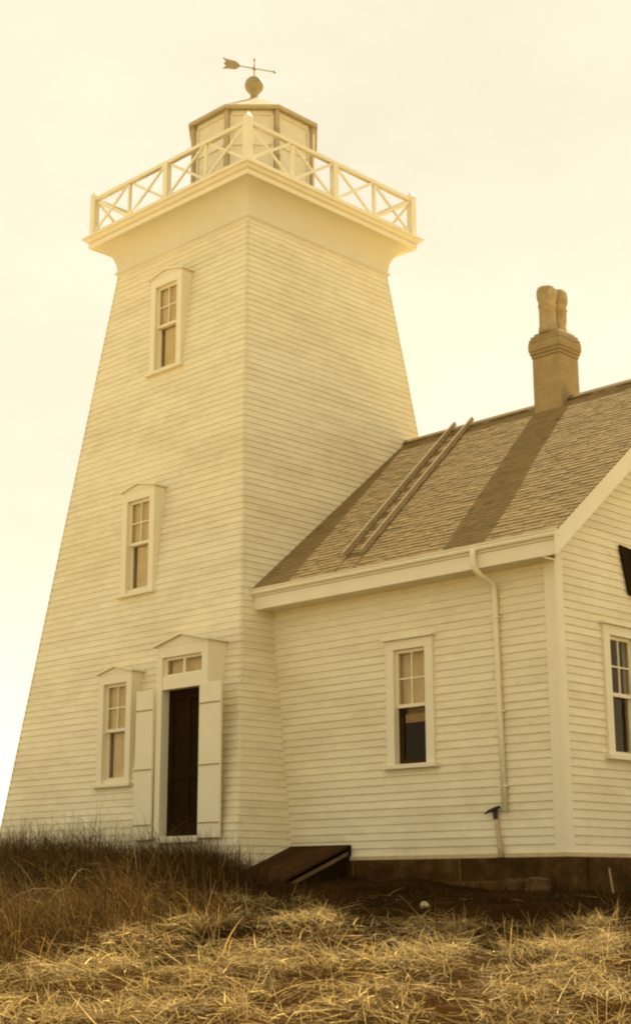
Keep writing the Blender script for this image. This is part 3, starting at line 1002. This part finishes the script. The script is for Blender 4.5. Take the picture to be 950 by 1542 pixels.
# ------------------------------------------------------------------ grasses
def blades(name, material, P, az, L, W, pitch, droop, tone, label, seg=4):
    """P (n,3) roots, az heading, L length, W width, pitch start angle above level, droop total bend"""
    n = len(P)
    pts = [P.copy()]
    cur = P.copy()
    for k in range(seg):
        ang = pitch - droop * (k + 0.5) / seg
        d = np.stack([np.cos(az) * np.cos(ang), np.sin(az) * np.cos(ang), np.sin(ang)], 1)
        cur = cur + d * (L / seg)[:, None]
        pts.append(cur.copy())
    tw_ = NR.uniform(0, 2 * np.pi, n)
    sd_ = np.stack([-np.sin(az), np.cos(az), 0.6 * np.sin(tw_)], 1)
    sd_ /= np.linalg.norm(sd_, axis=1)[:, None]
    V = np.zeros((n, (seg + 1) * 2, 3), np.float32)
    for k in range(seg + 1):
        w = W * (1.0 - 0.85 * (k / seg) ** 1.5) * 0.5
        V[:, 2 * k] = pts[k] - sd_ * w[:, None]
        V[:, 2 * k + 1] = pts[k] + sd_ * w[:, None]
    base = (np.arange(n) * (seg + 1) * 2)[:, None, None]
    q = np.array([[2 * k, 2 * k + 1, 2 * k + 3, 2 * k + 2] for k in range(seg)])[None]
    F = (base + q).reshape(-1, 4).astype(np.int32)
    me = bpy.data.meshes.new(name)
    me.vertices.add(n * (seg + 1) * 2); me.vertices.foreach_set('co', V.ravel())
    me.loops.add(F.size); me.loops.foreach_set('vertex_index', F.ravel())
    me.polygons.add(len(F)); me.polygons.foreach_set('loop_start', np.arange(0, F.size, 4, dtype=np.int32))
    me.update(calc_edges=True)
    a = me.attributes.new('tone', 'FLOAT', 'FACE')
    a.data.foreach_set('value', np.repeat(tone, seg).astype(np.float32))
    me.materials.append(material)
    o = bpy.data.objects.new(name, me)
    scene.collection.objects.link(o)
    return props(o, label, kind='stuff', cat='grass')


def tl(t, l):
    """ground point at distance t ahead of the viewpoint and l to its right"""
    x = CAM[0] - 0.70 * t + 0.714 * l
    y = CAM[1] + 0.714 * t + 0.70 * l
    return x, y


def inv(x, y):
    dx, dy = x - CAM[0], y - CAM[1]
    return dx * -0.70 + dy * 0.714, dx * 0.714 + dy * 0.70


def clump(x, y, f=1.0):
    return 0.5 + 0.25 * (np.sin(1.9 * f * x + 1.1 * f * y + 1) + np.sin(2.7 * f * y - 1.7 * f * x + 2) * 0.8 + 0.5 * np.sin(5.3 * f * x + 3.7 * f * y))


def tallzone(x, y):
    """how deep inside the uncut bank (positive = inside), left of the hatch and round the tower"""
    lim = np.interp(y, [-12, -8.5, -6.5, -5.0, -3.2, -2.6], [8.2, 7.3, 6.6, 5.6, 3.6, 2.75])
    return lim + 0.35 * np.sin(1.7 * y + 0.6) * np.exp(-((y + 6.5) / 3) ** 2) - x


# mown hay, lying in the sun
n = 120000
t = np.sqrt(NR.uniform(5.5 ** 2, 15.5 ** 2, n)); l = NR.uniform(-1, 1, n) * (t * 0.235 + 1.6)
x, y = tl(t, l)
keep = (tallzone(x, y) < 0.15) & (y < -3.2 - 0.10 * np.maximum(0, 8 - x)) & (NR.uniform(0, 1, n) < -0.06 + 1.15 * clump(x, y, 2.6)) & ((y < -5.6 + 0.3 * (x - 7) + 0.3 * np.sin(2.3 * x)) | (NR.uniform(0, 1, n) < 0.02))
x, y = x[keep], y[keep]; n = len(x)
cl = clump(x, y)
P = np.stack([x, y, gz(x, y) + NR.uniform(0.0, 0.05, n) + 0.09 * np.clip(clump(x, y, 2.6) - .3, 0, 1) + 0.04 * cl], 1)
L = NR.gamma(3, 0.045, n) + 0.04
blades('mown_hay', STRAW, P, NR.uniform(0, 2 * np.pi, n), L, np.clip(NR.lognormal(-5.65, 0.5, n), 0.0015, 0.012), NR.normal(0.12, 0.3, n), NR.uniform(-0.2, 0.6, n),
       np.clip(NR.lognormal(-0.55, 0.65, n), 0.08, 1.7), 'pale mown hay strewn over the sunlit ground in front')
# tufts and stalks sticking up out of it
n = 2600
t = np.sqrt(NR.uniform(6 ** 2, 13.5 ** 2, n)); l = NR.uniform(-1, 1, n) * (t * 0.235 + 1.2)
x, y = tl(t, l)
cx_ = np.repeat(x[:260], 10) + NR.normal(0, 0.05, n); cy_ = np.repeat(y[:260], 10) + NR.normal(0, 0.05, n)
k = tallzone(cx_, cy_) < 0.3
cx_, cy_ = cx_[k], cy_[k]; n = len(cx_)
P = np.stack([cx_, cy_, gz(cx_, cy_)], 1)
blades('stubble', STRAW, P, NR.uniform(0, 2 * np.pi, n), NR.uniform(0.10, 0.30, n), NR.uniform(0.004, 0.007, n), NR.uniform(0.6, 1.5, n), NR.uniform(0, 1.3, n),
       np.clip(NR.normal(0.85, 0.3, n), 0.3, 1.6), 'short upright straw stubble standing in the mown hay')

# uncut grass bank before the tower
n = 110000
x = NR.uniform(-6, 7.6, n); y = NR.uniform(-13.5, -1.8, n)
tt, ll = inv(x, y)
tz = tallzone(x, y)
keep = (tz > 0) & ~((np.abs(x) < 2.72) & (y > -2.72)) & (tt > 11.0) & (np.abs(ll) < tt * 0.235 + 0.8) & (NR.uniform(0, 1, n) < 0.45 + 0.8 * clump(x, y, 1.4)) \
    & ~((x > 2.66) & (y > -2.45)) & (y < -1.85)
x, y, tz = x[keep], y[keep], tz[keep]; n = len(x)
P = np.stack([x, y, gz(x, y) - 0.02], 1)
hgt = np.clip(0.30 + 0.3 * tz, 0.28, 0.52) * NR.uniform(0.5, 1.25, n) * (0.55 + 0.85 * clump(x, y, 2.1))
# a rank clump by the tower corner and the foot of the hatch
ne = 5200
xe_, ye_ = NR.normal(2.95, 0.36, ne), NR.normal(-3.45, 0.24, ne)
ke = (ye_ < -3.02) & (xe_ < 3.75)
xe_, ye_ = xe_[ke], ye_[ke]; ne = len(xe_)
x, y = np.concatenate([x, xe_]), np.concatenate([y, ye_]); n = len(x)
P = np.concatenate([P, np.stack([xe_, ye_, gz(xe_, ye_) - 0.02], 1)])
hgt = np.concatenate([hgt, NR.uniform(0.3, 0.62, ne) * np.clip(1.35 - 0.55 * np.abs(xe_ - 2.8), .5, 1.1)])
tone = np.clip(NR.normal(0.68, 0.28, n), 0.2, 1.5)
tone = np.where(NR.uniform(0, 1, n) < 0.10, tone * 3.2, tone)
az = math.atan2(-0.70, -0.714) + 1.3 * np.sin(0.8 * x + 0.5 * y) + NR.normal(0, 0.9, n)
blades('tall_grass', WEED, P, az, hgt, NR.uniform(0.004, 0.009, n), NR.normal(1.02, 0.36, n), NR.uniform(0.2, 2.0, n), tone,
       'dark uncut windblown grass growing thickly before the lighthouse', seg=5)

# wispy seeding stalks above the bank
n = 700
x = NR.uniform(-5, 6.8, n); y = NR.uniform(-12, -1.9, n)
tt, ll = inv(x, y); tz = tallzone(x, y)
keep = (tz > 0.05) & ~((np.abs(x) < 2.75) & (y > -2.75)) & (tt > 11.0) & (np.abs(ll) < tt * 0.235 + 0.8) & ~((x > 2.66) & (y > -2.45))
x, y = x[keep], y[keep]; n = len(x)
P = np.stack([x, y, gz(x, y)], 1)
blades('seeding_stalks', STRAW, P, NR.normal(0.75, 1.0, n), NR.uniform(0.4, 0.85, n) * (0.6 + 0.6 * clump(x, y, 2.1)), NR.uniform(0.005, 0.010, n), NR.normal(1.15, 0.25, n), NR.uniform(0.3, 1.8, n),
       np.clip(NR.normal(0.42, 0.22, n), 0.15, 1.1), 'pale seeding stalks rising out of the dark uncut grass', seg=6)

# sparse low weeds in the shade of the house
n = 26000
x = NR.uniform(2.2, 11.5, n); y = NR.uniform(-7.2, -1.85, n)
tt, ll = inv(x, y)
keep = (tallzone(x, y) < 0.1) & (np.abs(ll) < tt * 0.235 + 0.6) & (NR.uniform(0, 1, n) < 0.15 + 0.75 * clump(x, y, 1.7)) & ~((x > 2.6) & (x < 3.8) & (y > -3.05))
x, y = x[keep], y[keep]; n = len(x)
P = np.stack([x, y, gz(x, y) - 0.01], 1)
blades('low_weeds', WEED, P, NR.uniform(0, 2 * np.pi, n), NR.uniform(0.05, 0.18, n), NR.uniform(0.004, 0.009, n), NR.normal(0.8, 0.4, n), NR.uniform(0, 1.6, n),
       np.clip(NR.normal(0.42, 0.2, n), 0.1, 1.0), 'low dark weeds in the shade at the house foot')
